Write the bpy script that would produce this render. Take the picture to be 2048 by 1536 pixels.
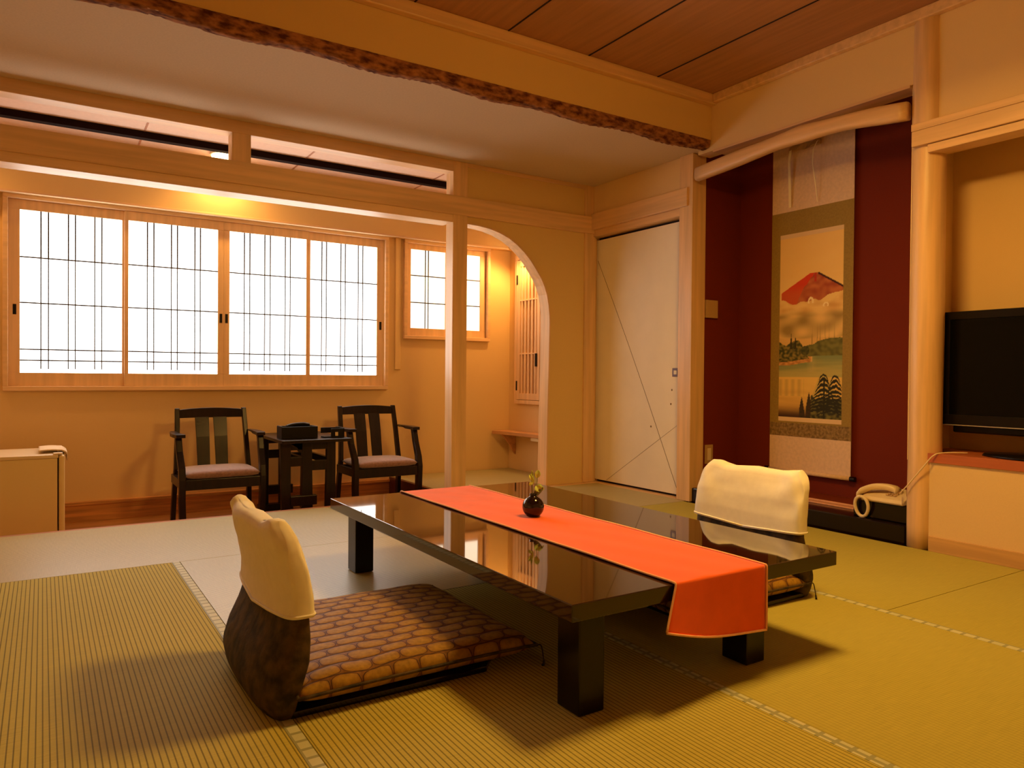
import bpy, bmesh, math, random
from mathutils import Vector, Matrix
random.seed(7)
for o in list(bpy.data.objects): bpy.data.objects.remove(o)
S = bpy.context.scene
C = S.collection
# ------------------------------------------------------------ camera
cy, sy = math.cos(math.radians(32.6567)), math.sin(math.radians(32.6567))
cp, sp = math.cos(math.radians(.6986)), math.sin(math.radians(.6986))
cr, sr = math.cos(math.radians(.4778)), math.sin(math.radians(.4778))
fwd = Vector((sy*cp, cy*cp, -sp)); rgt = Vector((cy, -sy, 0)); upv = rgt.cross(fwd)
r2 = rgt*cr + upv*sr; u2 = upv*cr - rgt*sr
cam = bpy.data.objects.new('camera', bpy.data.cameras.new('camera')); C.objects.link(cam)
cam.matrix_world = Matrix(((r2.x, u2.x, -fwd.x, 0), (r2.y, u2.y, -fwd.y, 0), (r2.z, u2.z, -fwd.z, .9), (0, 0, 0, 1)))
cam.data.sensor_width = 36; cam.data.sensor_fit = 'HORIZONTAL'; cam.data.lens = 36*1465.37/2048
cam.data.clip_start = .02
S.camera = cam
# ------------------------------------------------------------ world, exposure, light levels
w = bpy.data.worlds.new('world'); S.world = w; w.use_nodes = True
w.node_tree.nodes['Background'].inputs[0].default_value = (.75, .87, 1, 1)
w.node_tree.nodes['Background'].inputs[1].default_value = .03
S.view_settings.view_transform = 'Standard'; S.view_settings.look = 'None'
S.view_settings.gamma = 1; S.view_settings.use_curve_mapping = False
S.view_settings.exposure = 0.38
WARM = (1, .55, .12)
LAMP = 62.0          # ceiling lamp diffuser
PANE = 3.8           # daylit frosted panes
VER = 17.0           # veranda lamps (W)

# ------------------------------------------------------------ materials
def mat(name, col, rough=.6, spec=.5, metal=0, var=.0, scale=8, bump=0, stretch=(1, 1, 1), emit=None, es=0, coat=0, sheen=0, col2=None, detail=4, trans=0):
    m = bpy.data.materials.new(name); m.use_nodes = True
    n = m.node_tree.nodes; l = m.node_tree.links; b = n['Principled BSDF']
    b.inputs['Base Color'].default_value = (*col, 1); b.inputs['Roughness'].default_value = rough
    b.inputs['Specular IOR Level'].default_value = spec; b.inputs['Metallic'].default_value = metal
    b.inputs['Coat Weight'].default_value = coat; b.inputs['Coat Roughness'].default_value = .03
    b.inputs['Sheen Weight'].default_value = sheen
    b.inputs['Transmission Weight'].default_value = trans
    if emit: b.inputs['Emission Color'].default_value = (*emit, 1); b.inputs['Emission Strength'].default_value = es
    if var or bump or col2:
        tc = n.new('ShaderNodeTexCoord'); mp = n.new('ShaderNodeMapping'); mp.inputs['Scale'].default_value = stretch
        l.new(tc.outputs['Object'], mp.inputs['Vector'])
        nz = n.new('ShaderNodeTexNoise'); nz.inputs['Scale'].default_value = scale; nz.inputs['Detail'].default_value = detail
        l.new(mp.outputs[0], nz.inputs['Vector'])
        if var or col2:
            r = n.new('ShaderNodeValToRGB')
            a = col2 if col2 else tuple(max(0, c*(1-var)) for c in col)
            z = col if col2 else tuple(min(1, c*(1+var)) for c in col)
            r.color_ramp.elements[0].color = (*a, 1); r.color_ramp.elements[1].color = (*z, 1)
            r.color_ramp.elements[0].position = .35; r.color_ramp.elements[1].position = .65
            l.new(nz.outputs[0], r.inputs[0]); l.new(r.outputs[0], b.inputs['Base Color'])
        if bump:
            bp = n.new('ShaderNodeBump'); bp.inputs['Strength'].default_value = bump; bp.inputs['Distance'].default_value = .01
            l.new(nz.outputs[0], bp.inputs['Height']); l.new(bp.outputs[0], b.inputs['Normal'])
    return m
def wood(name, col, axis='x', rough=.45, var=.16, scale=3):
    st = {'x': (.5, 9, 9), 'y': (9, .5, 9), 'z': (9, 9, .5)}[axis]
    return mat(name, col, rough, var=var, scale=scale, stretch=st, bump=.04)
M = {}
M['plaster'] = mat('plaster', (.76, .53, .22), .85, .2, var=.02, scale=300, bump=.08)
M['plaster_lit'] = mat('plaster_lit_copy', (.80, .57, .28), .85, .2, var=.02, scale=300, bump=.08)  # lit copy of the plaster: stronger light put into the base colour
M['batten'] = mat('dark_batten', (.010, .003, .002), .8, .1)
M['alcove_board'] = wood('alcove_board', (.20, .035, .006), 'y', .28, .15)
M['alcove_edge_glint'] = wood('alcove_edge_glint', (.70, .32, .14), 'y', .3, .1)  # platform edge strips; their bright highlight is put into the pale colour
M['niche_base'] = wood('niche_base', (.62, .36, .13), 'y', .45, .1)
M['low_ceiling'] = mat('grey_plaster', (.64, .50, .34), .9, .2, var=.03, scale=90, bump=.05)
M['veranda_ceiling'] = mat('veranda_board', (.78, .56, .44), .8, .2, var=.03, scale=40)
M['ceil_wood'] = wood('ceiling_wood', (.42, .20, .09), 'y', .6, .1)
for a in 'xyz': M['wood_'+a] = wood('pale_wood_'+a, (.76, .49, .25), a, .4, .10)
M['frame_x'] = wood('window_wood_x', (.82, .55, .31), 'x', .45, .08)
M['frame_z'] = wood('window_wood_z', (.82, .55, .31), 'z', .45, .08)
M['red_wood'] = wood('red_wood', (.48, .13, .05), 'y', .35, .12)
M['sill'] = wood('sill_wood', (.42, .18, .09), 'x', .4, .25)
M['dark_red_wood'] = wood('dark_red_wood', (.10, .018, .010), 'y', .35, .15)
M['floor_wood'] = wood('veranda_floor_wood', (.42, .19, .055), 'x', .28, .2)
M['base_wood'] = wood('base_wood', (.60, .28, .085), 'x', .4, .25, 5)
M['shelf_wood'] = wood('shelf_wood', (.6, .3, .13), 'y', .4, .15)
M['red_wall'] = mat('red_wall', (.168, .017, .0015), .8, .25, var=.05, scale=200, bump=.06)
M['black_lacquer'] = mat('black_lacquer', (.008, .003, .002), .12, .35)
M['table_top'] = mat('table_lacquer', (.022, .008, .004), .035, .6, coat=.25)
M['table_side'] = mat('table_side_lacquer', (.008, .005, .003), .22, .35)
M['chair_wood'] = mat('dark_chair_wood', (.014, .006, .004), .3, .3, var=.3, scale=4, stretch=(9, 9, .7))
M['velvet'] = mat('mauve_velvet', (.30, .17, .15), .8, .3, var=.18, scale=60, sheen=.6, bump=.1)
M['bark'] = mat('bark', (.42, .18, .07), .9, .2, col2=(.09, .025, .012), scale=22, stretch=(.8, 1.8, 1.8), bump=.8, detail=8)
M['runner'] = mat('runner_cloth', (.95, .135, .010), .75, .2, var=.04, scale=14, sheen=.3, bump=.03)
M['piping'] = mat('runner_piping', (.97, .55, .32), .8, .2)
M['cover'] = mat('white_cotton', (.96, .92, .83), .85, .2, var=.02, scale=30, bump=.05)
M['brocade'] = mat('dark_brocade', (.10, .062, .022), .7, .3, col2=(.018, .014, .007), scale=24, bump=.35, detail=6)
M['pane'] = mat('frosted_pane', (.9, .9, .9), .3, .5, emit=(1, .95, .89), es=PANE)
M['pane_warm'] = mat('frosted_pane_small', (.9, .9, .85), .3, .5, emit=(1, .93, .74), es=PANE*.36)
M['lead'] = mat('thin_bar', (.05, .05, .06), .5)
M['white_panel'] = mat('door_panel', (.90, .81, .66), .7, .3, var=.02, scale=5)
M['seam'] = mat('door_seam', (.22, .14, .06), .6)
M['dark_gap'] = mat('dark_gap', (.02, .008, .005), .9)
M['silk'] = mat('grey_pink_silk', (.80, .56, .38), .7, .3, var=.05, scale=50)
M['mount'] = mat('olive_silk', (.33, .21, .04), .7, .3, var=.07, scale=80)
M['mount_low'] = mat('figured_silk', (.36, .22, .07), .7, .3, col2=(.17, .10, .03), scale=60, detail=6)
M['paper_strip'] = mat('pale_paper', (.80, .56, .30), .8)
M['ribbon'] = mat('cream_ribbon', (.95, .80, .50), .7)
M['tv_black'] = mat('tv_plastic', (.006, .004, .003), .3, .25)
M['tv_screen'] = mat('tv_glass', (.002, .002, .002), .2, .15)
M['chrome'] = mat('silver_strip', (.6, .6, .6), .3, .5, metal=.8)
M['cream'] = mat('cream_plastic', (.80, .64, .40), .35, .5)
M['fridge'] = mat('fridge_enamel', (.82, .64, .32), .4, .5)
M['black'] = mat('black_plastic', (.006, .004, .003), .45, .25)
M['vase'] = mat('black_glaze', (.010, .004, .004), .07, .5, coat=.1)
M['leaf'] = mat('yellow_leaf', (.62, .86, .22), .6, .3, var=.2, scale=40)
M['dark_leaf'] = mat('dark_leaf', (.16, .15, .06), .6)
M['stem'] = mat('stem', (.22, .24, .06), .7)
M['ochre'] = mat('ochre_plate', (.52, .32, .13), .5)
M['towel'] = mat('towel', (.80, .62, .40), .9)
M['lamp_metal'] = mat('lamp_rim', (.6, .5, .35), .4)
M['lamp_glass'] = mat('lamp_glass', (.9, .8, .6), .4, emit=(1, .72, .34), es=9)
M['side_paper'] = mat('side_paper', (.9, .8, .6), .6, emit=WARM, es=LAMP*.14)
M['diffuser'] = mat('paper_diffuser', (.9, .8, .6), .6, emit=WARM, es=LAMP)
M['border'] = None

def nodes(name):
    m = bpy.data.materials.new(name); m.use_nodes = True
    return m, m.node_tree.nodes, m.node_tree.links, m.node_tree.nodes['Principled BSDF']
def tatami(name, axis, rough, spec, col, dark=.36):
    """woven rush; ribs run along the given axis (objects sit at the world origin scale)"""
    m, n, l, b = nodes(name)
    tc = n.new('ShaderNodeTexCoord'); sx = n.new('ShaderNodeSeparateXYZ'); l.new(tc.outputs['Object'], sx.inputs[0])
    mu = n.new('ShaderNodeMath'); mu.operation = 'MULTIPLY'; mu.inputs[1].default_value = 2*math.pi/.0145
    l.new(sx.outputs[0 if axis == 'y' else 1], mu.inputs[0])
    sn = n.new('ShaderNodeMath'); sn.operation = 'SINE'; l.new(mu.outputs[0], sn.inputs[0])
    ab = n.new('ShaderNodeMapRange'); ab.inputs[1].default_value = -1; ab.inputs[2].default_value = -.55; l.new(sn.outputs[0], ab.inputs[0])
    nz = n.new('ShaderNodeTexNoise'); nz.inputs['Scale'].default_value = 5; l.new(tc.outputs['Object'], nz.inputs['Vector'])
    st = n.new('ShaderNodeMapping'); st.inputs['Scale'].default_value = (400, 12, 1) if axis == 'x' else (12, 400, 1)
    l.new(tc.outputs['Object'], st.inputs[0])
    fz = n.new('ShaderNodeTexNoise'); fz.inputs['Scale'].default_value = 1; l.new(st.outputs[0], fz.inputs['Vector'])
    r = n.new('ShaderNodeValToRGB'); r.color_ramp.elements[0].color = (*[c*dark for c in col], 1); r.color_ramp.elements[1].color = (*col, 1)
    l.new(ab.outputs[0], r.inputs[0])
    mx = n.new('ShaderNodeMix'); mx.data_type = 'RGBA'; mx.blend_type = 'MULTIPLY'; mx.inputs[0].default_value = .35
    l.new(r.outputs[0], mx.inputs[6]); l.new(fz.outputs[0], mx.inputs[7]); l.new(mx.outputs[2], b.inputs['Base Color'])
    b.inputs['Roughness'].default_value = rough; b.inputs['Specular IOR Level'].default_value = spec
    bp = n.new('ShaderNodeBump'); bp.inputs['Strength'].default_value = .35; bp.inputs['Distance'].default_value = .002
    l.new(ab.outputs[0], bp.inputs['Height']); l.new(bp.outputs[0], b.inputs['Normal'])
    return m
M['tatami_y'] = tatami('rush_weave_lengthwise', 'y', .75, .16, (.66, .57, .13))
M['tatami_worn'] = tatami('rush_weave_fine', 'y', .62, .22, (.60, .53, .115), .80)
M['tatami_x'] = tatami('rush_weave_crosswise', 'x', .38, .80, (.62, .54, .24))
def border_mat():
    m, n, l, b = nodes('mat_border_cloth')
    tc = n.new('ShaderNodeTexCoord'); br = n.new('ShaderNodeTexBrick'); mp = n.new('ShaderNodeMapping')
    mp.inputs['Scale'].default_value = (1, 1, 1); l.new(tc.outputs['Object'], mp.inputs[0]); l.new(mp.outputs[0], br.inputs[0])
    br.offset = 0; br.inputs['Scale'].default_value = 1; br.inputs['Brick Width'].default_value = .045; br.inputs['Row Height'].default_value = .045
    br.inputs['Mortar Size'].default_value = .006
    br.inputs['Color1'].default_value = (.64, .64, .44, 1); br.inputs['Color2'].default_value = (.56, .58, .38, 1); br.inputs['Mortar'].default_value = (.33, .34, .20, 1)
    l.new(br.outputs[0], b.inputs['Base Color']); b.inputs['Roughness'].default_value = .6
    return m
M['border'] = border_mat()
def tortoise():
    m, n, l, b = nodes('tortoiseshell_cloth')
    def mth(op, a, c=None):
        q = n.new('ShaderNodeMath'); q.operation = op
        for i_, v_ in enumerate((a, c)):
            if v_ is None: continue
            if isinstance(v_, (int, float)): q.inputs[i_].default_value = v_
            else: l.new(v_, q.inputs[i_])
        return q.outputs[0]
    tc = n.new('ShaderNodeTexCoord'); nz_ = n.new('ShaderNodeTexNoise'); nz_.inputs['Scale'].default_value = 7; nz_.inputs['Detail'].default_value = 3
    l.new(tc.outputs['Object'], nz_.inputs[0])
    ad = n.new('ShaderNodeMix'); ad.data_type = 'RGBA'; ad.blend_type = 'LINEAR_LIGHT'; ad.inputs[0].default_value = .016
    l.new(tc.outputs['Object'], ad.inputs[6]); l.new(nz_.outputs[1], ad.inputs[7])
    sx = n.new('ShaderNodeSeparateXYZ'); l.new(ad.outputs[2], sx.inputs[0])
    ry = mth('DIVIDE', mth('ADD', sx.outputs[1], 2.0), .052); row = mth('FLOOR', ry)
    fy = mth('SUBTRACT', mth('FRACT', ry), .5)
    rx = mth('ADD', mth('DIVIDE', mth('ADD', sx.outputs[0], 2.0), .088), mth('MULTIPLY', mth('MODULO', row, 2), .5))
    fx = mth('SUBTRACT', mth('FRACT', rx), .5)
    d = mth('ADD', mth('POWER', mth('DIVIDE', mth('ABSOLUTE', fx), .49), 3.2), mth('POWER', mth('DIVIDE', mth('ABSOLUTE', fy), .47), 2.8))
    r = n.new('ShaderNodeValToRGB'); e = r.color_ramp.elements
    e[0].position = 0; e[0].color = (.36, .205, .022, 1); e[1].position = 1; e[1].color = (.19, .08, .014, 1)
    for p, c in ((.66, (.30, .155, .018, 1)), (.84, (.21, .09, .014, 1)), (.88, (.03, .009, .005, 1)), (.97, (.03, .009, .005, 1)), (.99, (.19, .08, .014, 1))):
        k = e.new(p); k.color = c
    l.new(d, r.inputs[0])
    ln = mth('GREATER_THAN', mth('ABSOLUTE', fy), .475)
    f2 = n.new('ShaderNodeTexNoise'); f2.inputs['Scale'].default_value = 70; f2.inputs['Detail'].default_value = 5; l.new(tc.outputs['Object'], f2.inputs[0])
    mx = n.new('ShaderNodeMix'); mx.data_type = 'RGBA'; mx.inputs[7].default_value = (.05, .015, .007, 1)
    l.new(ln, mx.inputs[0]); l.new(r.outputs[0], mx.inputs[6])
    m2 = n.new('ShaderNodeMix'); m2.data_type = 'RGBA'; m2.blend_type = 'OVERLAY'; m2.inputs[0].default_value = .55
    l.new(mx.outputs[2], m2.inputs[6]); l.new(f2.outputs[0], m2.inputs[7]); l.new(m2.outputs[2], b.inputs['Base Color'])
    bp = n.new('ShaderNodeBump'); bp.inputs['Strength'].default_value = .5; bp.inputs['Distance'].default_value = .004; bp.invert = True
    l.new(d, bp.inputs['Height']); l.new(bp.outputs[0], b.inputs['Normal'])
    b.inputs['Roughness'].default_value = .65; b.inputs['Specular IOR Level'].default_value = .25
    return m
M['tortoise'] = tortoise()

from mathutils import noise as N_
# ------------------------------------------------------------ mesh helpers
def box(bm, a, b):
    x0, y0, z0 = a; x1, y1, z1 = b
    v = [bm.verts.new(p) for p in ((x0,y0,z0),(x1,y0,z0),(x1,y1,z0),(x0,y1,z0),(x0,y0,z1),(x1,y0,z1),(x1,y1,z1),(x0,y1,z1))]
    for f in ((0,3,2,1),(4,5,6,7),(0,1,5,4),(1,2,6,5),(2,3,7,6),(3,0,4,7)): bm.faces.new([v[i] for i in f])
def loft(bm, rings, closed=True):
    rs = [[bm.verts.new(p) for p in r] for r in rings]
    k = len(rs[0])
    for a, b in zip(rs, rs[1:]):
        for i in range(k): bm.faces.new((a[i], a[(i+1) % k], b[(i+1) % k], b[i]))
    if closed:
        bm.faces.new(rs[0][::-1]); bm.faces.new(rs[-1])
def bar(bm, pts, sx, sy):
    """rectangular member following pts; section sx by sy in the xy plane"""
    rings = []
    for i, p in enumerate(pts):
        a = sx[i] if isinstance(sx, (list, tuple)) else sx; b = sy[i] if isinstance(sy, (list, tuple)) else sy
        rings.append([(p[0]-a/2, p[1]-b/2, p[2]), (p[0]+a/2, p[1]-b/2, p[2]), (p[0]+a/2, p[1]+b/2, p[2]), (p[0]-a/2, p[1]+b/2, p[2])])
    loft(bm, rings)
def tube(bm, pts, r, n=10):
    pts = [Vector(p) for p in pts]; rings = []; nrm = None
    for i, p in enumerate(pts):
        t = (pts[min(i+1, len(pts)-1)] - pts[max(i-1, 0)]).normalized()
        if nrm is None: nrm = t.orthogonal().normalized()
        nrm = (nrm - t*nrm.dot(t)).normalized(); bn = t.cross(nrm)
        rr = r[i] if isinstance(r, (list, tuple)) else r
        rings.append([p + (nrm*math.cos(2*math.pi*k/n) + bn*math.sin(2*math.pi*k/n))*rr for k in range(n)])
    loft(bm, rings)
def spline(pts, k=8):
    pts = [Vector(p) for p in pts]; out = []
    P = [pts[0]*2-pts[1]] + pts + [pts[-1]*2-pts[-2]]
    for i in range(1, len(P)-2):
        for j in range(k):
            t = j/k
            out.append(.5*((2*P[i]) + (P[i+1]-P[i-1])*t + (2*P[i-1]-5*P[i]+4*P[i+1]-P[i+2])*t*t + (3*P[i]-P[i-1]-3*P[i+1]+P[i+2])*t**3))
    out.append(pts[-1]); return out
def lathe(bm, prof, c=(0, 0, 0), n=32):
    rings = [[(c[0]+r*math.cos(2*math.pi*k/n), c[1]+r*math.sin(2*math.pi*k/n), c[2]+z) for k in range(n)] for r, z in prof]
    loft(bm, rings)
def grid(bm, f, nu, nv, wrap=False):
    vs = [[bm.verts.new(f(i/nu, j/nv)) for j in range(nv+1)] for i in range(nu if wrap else nu+1)]
    L = len(vs)
    for i in range(nu):
        for j in range(nv):
            bm.faces.new((vs[i][j], vs[(i+1) % L][j], vs[(i+1) % L][j+1], vs[i][j+1]))
    return vs
def prism(bm, poly, ax, a, b):
    """extrude a 2D outline along axis ax from a to b"""
    def P(p, t): return {'x': (t, p[0], p[1]), 'y': (p[0], t, p[1]), 'z': (p[0], p[1], t)}[ax]
    loft(bm, [[P(p, a) for p in poly], [P(p, b) for p in poly]])
def obj(name, bm, m, parent=None, smooth=False, bev=0, sub=0, kind=None):
    bmesh.ops.recalc_face_normals(bm, faces=bm.faces)
    me = bpy.data.meshes.new(name); bm.to_mesh(me); bm.free()
    me.materials.append(M[m] if isinstance(m, str) else m)
    o = bpy.data.objects.new(name, me); C.objects.link(o)
    if smooth:
        for p in me.polygons: p.use_smooth = True
    if bev:
        b = o.modifiers.new('bevel', 'BEVEL'); b.width = bev; b.segments = 2; b.limit_method = 'ANGLE'; b.angle_limit = .6
    if sub:
        s = o.modifiers.new('sub', 'SUBSURF'); s.levels = sub; s.render_levels = sub
    if parent: o.parent = parent
    if kind: o['kind'] = kind
    return o
def B(): return bmesh.new()
def boxes(name, bs, m, parent=None, bev=.002, kind=None, loc=None):
    bm = B()
    for a, b in bs: box(bm, a, b)
    return obj(name, bm, m, parent, bev=bev, kind=kind)
def struct(name, bs, m, bev=.002, parent=None):
    return boxes(name, bs, m, parent, bev, None if parent else 'structure')
def tag(o, label, cat, group=None):
    o['label'] = label; o['category'] = cat
    if group: o['group'] = group
    return o
def thing(name, label, cat, loc=(0, 0, 0), rz=0, group=None):
    o = bpy.data.objects.new(name, None); C.objects.link(o); o.location = loc; o.rotation_euler = (0, 0, rz)
    o.empty_display_size = .05
    return tag(o, label, cat, group)
def dup(root, loc, rz, label, group=None):
    r = root.copy(); C.objects.link(r); r.location = loc; r.rotation_euler = (0, 0, rz); r['label'] = label
    if group: r['group'] = group
    for ch in list(root.children):
        c = ch.copy(); C.objects.link(c); c.parent = r
        for g in ch.children:
            d = g.copy(); C.objects.link(d); d.parent = c
    return r

# ============================================================ SETTING
XL, XR, YB = -1.3, 3.93, -1.1
struct('floor', [((XL, YB, -.10), (4.1, 4.82, -.03))], 'sill')
struct('floor_veranda', [((XL, 4.87, -.26), (2.59, 6.01, -.165)), ((2.59, 4.98, -.26), (3.9, 6.1, -.03))], 'floor_wood')
struct('ceiling', [((XL, YB, 2.85), (4.1, 3.7, 2.95))], 'ceil_wood')
struct('ceiling_low', [((XL, 3.60, 2.5), (4.1, 4.98, 2.6))], 'low_ceiling')
struct('ceiling_veranda', [((XL, 4.98, 2.5), (4.1, 6.2, 2.6))], 'veranda_ceiling')
# board joints in the two wooden ceilings
struct('trim_1', [((x-.004, YB, 2.846), (x+.004, 3.56, 2.852)) for x in (-.08, .49, 1.07, 1.64, 2.22, 2.80, 3.37)], 'dark_gap', 0)
struct('trim_2', [((x-.006, 4.99, 2.497), (x+.006, 5.88, 2.502)) for x in (-.5, .57, 1.65, 2.70)], 'sill', 0)
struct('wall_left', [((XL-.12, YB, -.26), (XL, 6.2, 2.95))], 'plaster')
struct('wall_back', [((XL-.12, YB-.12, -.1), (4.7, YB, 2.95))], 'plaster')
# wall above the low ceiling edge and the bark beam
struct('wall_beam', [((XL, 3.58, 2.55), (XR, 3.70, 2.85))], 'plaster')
struct('trim_3', [((XL, 3.53, 2.78), (XR, 3.58, 2.85)), ((3.885, YB, 2.79), (XR, 3.53, 2.85))], 'wood_x', .006)
bm = B()
def bark_f(u, v):
    x = XL + u*(XR-.01-XL); rr = random.random
    a = v*math.pi
    z = 2.55 - .062*math.sin(a)**.55 - .010*math.sin(x*9+1)*math.sin(a) - (.008*rr() if 0 < v < 1 else 0)
    return (x, 3.575 + .105*(1-math.cos(a))/2 + .004*rr(), z)
random.seed(3); grid(bm, bark_f, 260, 10)
box(bm, (XL, 3.58, 2.52), (XR-.01, 3.675, 2.549))
obj('trim_4', bm, 'bark', smooth=True, kind='structure')

# window wall: openings for the two windows
WY = 6.01
struct('wall_window', [((XL, WY, -.26), (-.20, WY+.14, 2.6)), ((-.20, WY, -.26), (2.51, WY+.14, .79)), ((-.20, WY, 2.08), (2.51, WY+.14, 2.6)),
                       ((2.51, WY, -.26), (2.725, WY+.14, 2.6)), ((2.725, WY, -.26), (3.55, WY+.14, 1.245)), ((2.725, WY, 2.07), (3.55, WY+.14, 2.6)),
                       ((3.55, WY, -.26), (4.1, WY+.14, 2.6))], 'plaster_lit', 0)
struct('baseboard_window', [((XL, 5.985, -.165), (2.585, WY, -.035))], 'base_wood')
struct('trim_5', [((XL, 5.97, -.045), (2.585, WY, -.02))], 'base_wood', .003)
struct('trim_6', [((XL, 5.88, 2.095), (3.72, WY, 2.5)), ((3.72, 4.98, 2.095), (3.82, WY, 2.5))], 'plaster_lit', .004)
struct('trim_7', [((XL, 5.872, 2.085), (3.72, 5.89, 2.10))], 'frame_x', .002)
# veranda right wall, behind the arch
struct('wall_right_veranda', [((3.82, 4.98, -.26), (3.95, WY, 2.5))], 'plaster_lit', 0)
struct('trim_8', [((2.615, 5.992, .94), (2.668, WY, 2.10))], 'plaster_lit', .006)

def window(idx, X0, X1, Z0, Z1, panels, bars_x, bars_z, pane, handles, fr=.06):
    root = bpy.data.objects.new('window_%d' % idx, None); C.objects.link(root); root['kind'] = 'structure'; root.location = (X0, WY, Z0)
    def L(bs): return [((a[0]-X0, a[1]-WY, a[2]-Z0), (b[0]-X0, b[1]-WY, b[2]-Z0)) for a, b in bs]
    y0, y1 = WY-.035, WY+.06
    boxes('window_frame', L([((X0, y0, Z0), (X1, y1, Z0+.032)), ((X0, y0, Z1-.032), (X1, y1, Z1)), ((X0, y0, Z0+.032), (X0+.03, y1, Z1-.032)), ((X1-.03, y0, Z0+.032), (X1, y1, Z1-.032))]), 'frame_x', root, .003)
    for k, (xa, xb, ga, gb) in enumerate(panels):
        d = 0.018 if k in (0, len(panels)-1) else -.004
        ya, yb = WY+d-.012, WY+d+.018
        gz0, gz1 = bars_z[0], bars_z[-1]
        s = boxes('sash', L([((xa, ya, Z0+.032), (xb, yb, gz0)), ((xa, ya, gz1), (xb, yb, Z1-.032)), ((xa, ya, gz0), (ga, yb, gz1)), ((gb, ya, gz0), (xb, yb, gz1))]), 'frame_z', root, .002)
        boxes('pane', L([((ga, WY+d, gz0), (gb, WY+d+.006, gz1))]), pane, s, 0)
        bb = []
        for x in bars_x:
            if ga < x < gb: bb += [((x-.0046, WY+d-.006, bars_z[-2]), (x+.0046, WY+d, gz1)), ((x-.0036, WY+d-.006, bars_z[1]-.06 if idx == 1 else gz0), (x+.0036, WY+d, bars_z[-2]))]
        for z in bars_z[1:-1]: bb.append(((ga, WY+d-.008, z-.0046), (gb, WY+d-.001, z+.0046)))
        boxes('glazing_bars', L(bb), 'lead', s, 0)
        for hx in handles:
            if xa <= hx <= xb: boxes('finger_pull', L([((hx-.010, ya-.002, 1.285), (hx+.010, ya+.004, 1.355))]), 'black', s, .001)
    return root
window(1, -.226, 2.545, .765, 2.10,
       [(-.196, .506, -.130, .486), (.50, 1.182, .526, 1.139), (1.182, 1.85, 1.226, 1.826), (1.845, 2.515, 1.867, 2.452)],
       (-.009, .035, .153, .195, .314, .358, .65, .693, .812, .853, .975, 1.014, 1.337, 1.379, 1.494, 1.537, 1.656, 1.696, 1.965, 2.004, 2.129, 2.168, 2.283, 2.324),
       (.889, .974, 1.049, 1.368, 1.68, 2.0), 'pane', (-.160, 1.162, 1.203, 2.485))
window(2, 2.695, 3.58, 1.215, 2.10, [(2.725, 3.17, 2.773, 3.12), (3.14, 3.55, 3.17, 3.488)],
       (2.919, 2.949, 3.30, 3.33), (1.315, 1.545, 1.787, 2.02), 'pane_warm', ())

# partition between the tatami room and the veranda
PY = 4.87
struct('trim_9', [((XL, PY, 2.04), (2.584, 5.03, 2.098))], 'frame_x', .002)                 # track under the lintel; paler wood stands in for daylight on its underside
struct('trim_10', [((XL, PY-.012, 2.098), (3.93, 4.98, 2.24))], 'wood_x', .003)           # lintel
struct('trim_11', [((XL, PY, 2.42), (2.64, 4.98, 2.5)), ((2.64, PY, 2.47), (3.84, 4.98, 2.4995))], 'wood_x', .002)
struct('trim_12', [((1.007, PY, 2.24), (1.123, 4.98, 2.42))], 'wood_z', .002)
struct('trim_13', [((2.584, PY-.004, -.26), (2.708, 4.98, 2.5))], 'wood_z', .004)         # free post
struct('trim_14', [((3.84, PY, 0), (3.955, 4.98, 2.5))], 'wood_z', .002)
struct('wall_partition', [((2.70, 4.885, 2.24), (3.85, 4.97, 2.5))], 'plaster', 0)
arch = [(2.705, 2.052), (2.81, 2.048), (2.908, 2.037), (3.0, 2.015), (3.091, 1.98), (3.165, 1.937), (3.234, 1.884), (3.30, 1.82), (3.356, 1.748), (3.40, 1.69), (3.431, 1.633), (3.46, 1.56), (3.478, 1.473), (3.488, 1.39), (3.49, 1.311)]
bm = B()
pts = arch + [(3.485, 1.0), (3.475, .5), (3.468, 0)]
for t0, t1 in zip(pts, pts[1:]):
    if t0[1] > 1.31+1e-6 or t0[0] < 3.489:
        pass
top = 2.098
# split the wall with the arched opening into quads from the curve to the outer edge
prev = None
for i, (x, z) in enumerate(pts):
    # outer point: above for the first half, to the right for the rest
    ox, oz = (x, top) if i <= 4 else ((3.90, top) if i == 5 else (3.90, z))
    cur = (x, z, ox, oz)
    if prev:
        poly = [(prev[0], prev[1]), (cur[0], cur[1]), (cur[2], cur[3]), (prev[2], prev[3])]
        if i == 5: poly = [(prev[0], prev[1]), (cur[0], cur[1]), (3.90, top), (prev[2], prev[3])]
        prism(bm, poly, 'y', 4.885, 4.97)
    prev = cur
bmesh.ops.remove_doubles(bm, verts=bm.verts, dist=1e-5)
obj('wall_arch', bm, 'plaster', kind='structure')
bm = B()   # pale lining of the arched opening
rings = []
for i, (x, z) in enumerate(pts):
    a = Vector(pts[max(i-1, 0)]); b = Vector(pts[min(i+1, len(pts)-1)]); t = (b-a).normalized(); nn = Vector((t.y, -t.x))
    q = (x+nn.x*.012, z+nn.y*.012)
    rings.append([(x, 4.868, z), (x, 4.99, z), (q[0], 4.99, q[1]), (q[0], 4.868, q[1])])
loft(bm, rings); obj('trim_15', bm, 'wood_z', kind='structure')
# step and sill between tatami and veranda
struct('trim_16', [((XL, 4.822, -.26), (2.584, 4.87, -.002))], 'sill', .006)
struct('trim_17', [((2.562, 4.985, -.165), (2.592, 5.985, .0))], 'dark_red_wood', .003)
struct('trim_18', [((2.708, 4.80, -.03), (3.96, 4.985, -.0005))], 'wood_x', .002)
# dark batten on the veranda ceiling
struct('trim_19', [((XL, 5.44, 2.455), (3.70, 5.50, 2.5))], 'batten', .002)

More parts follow.
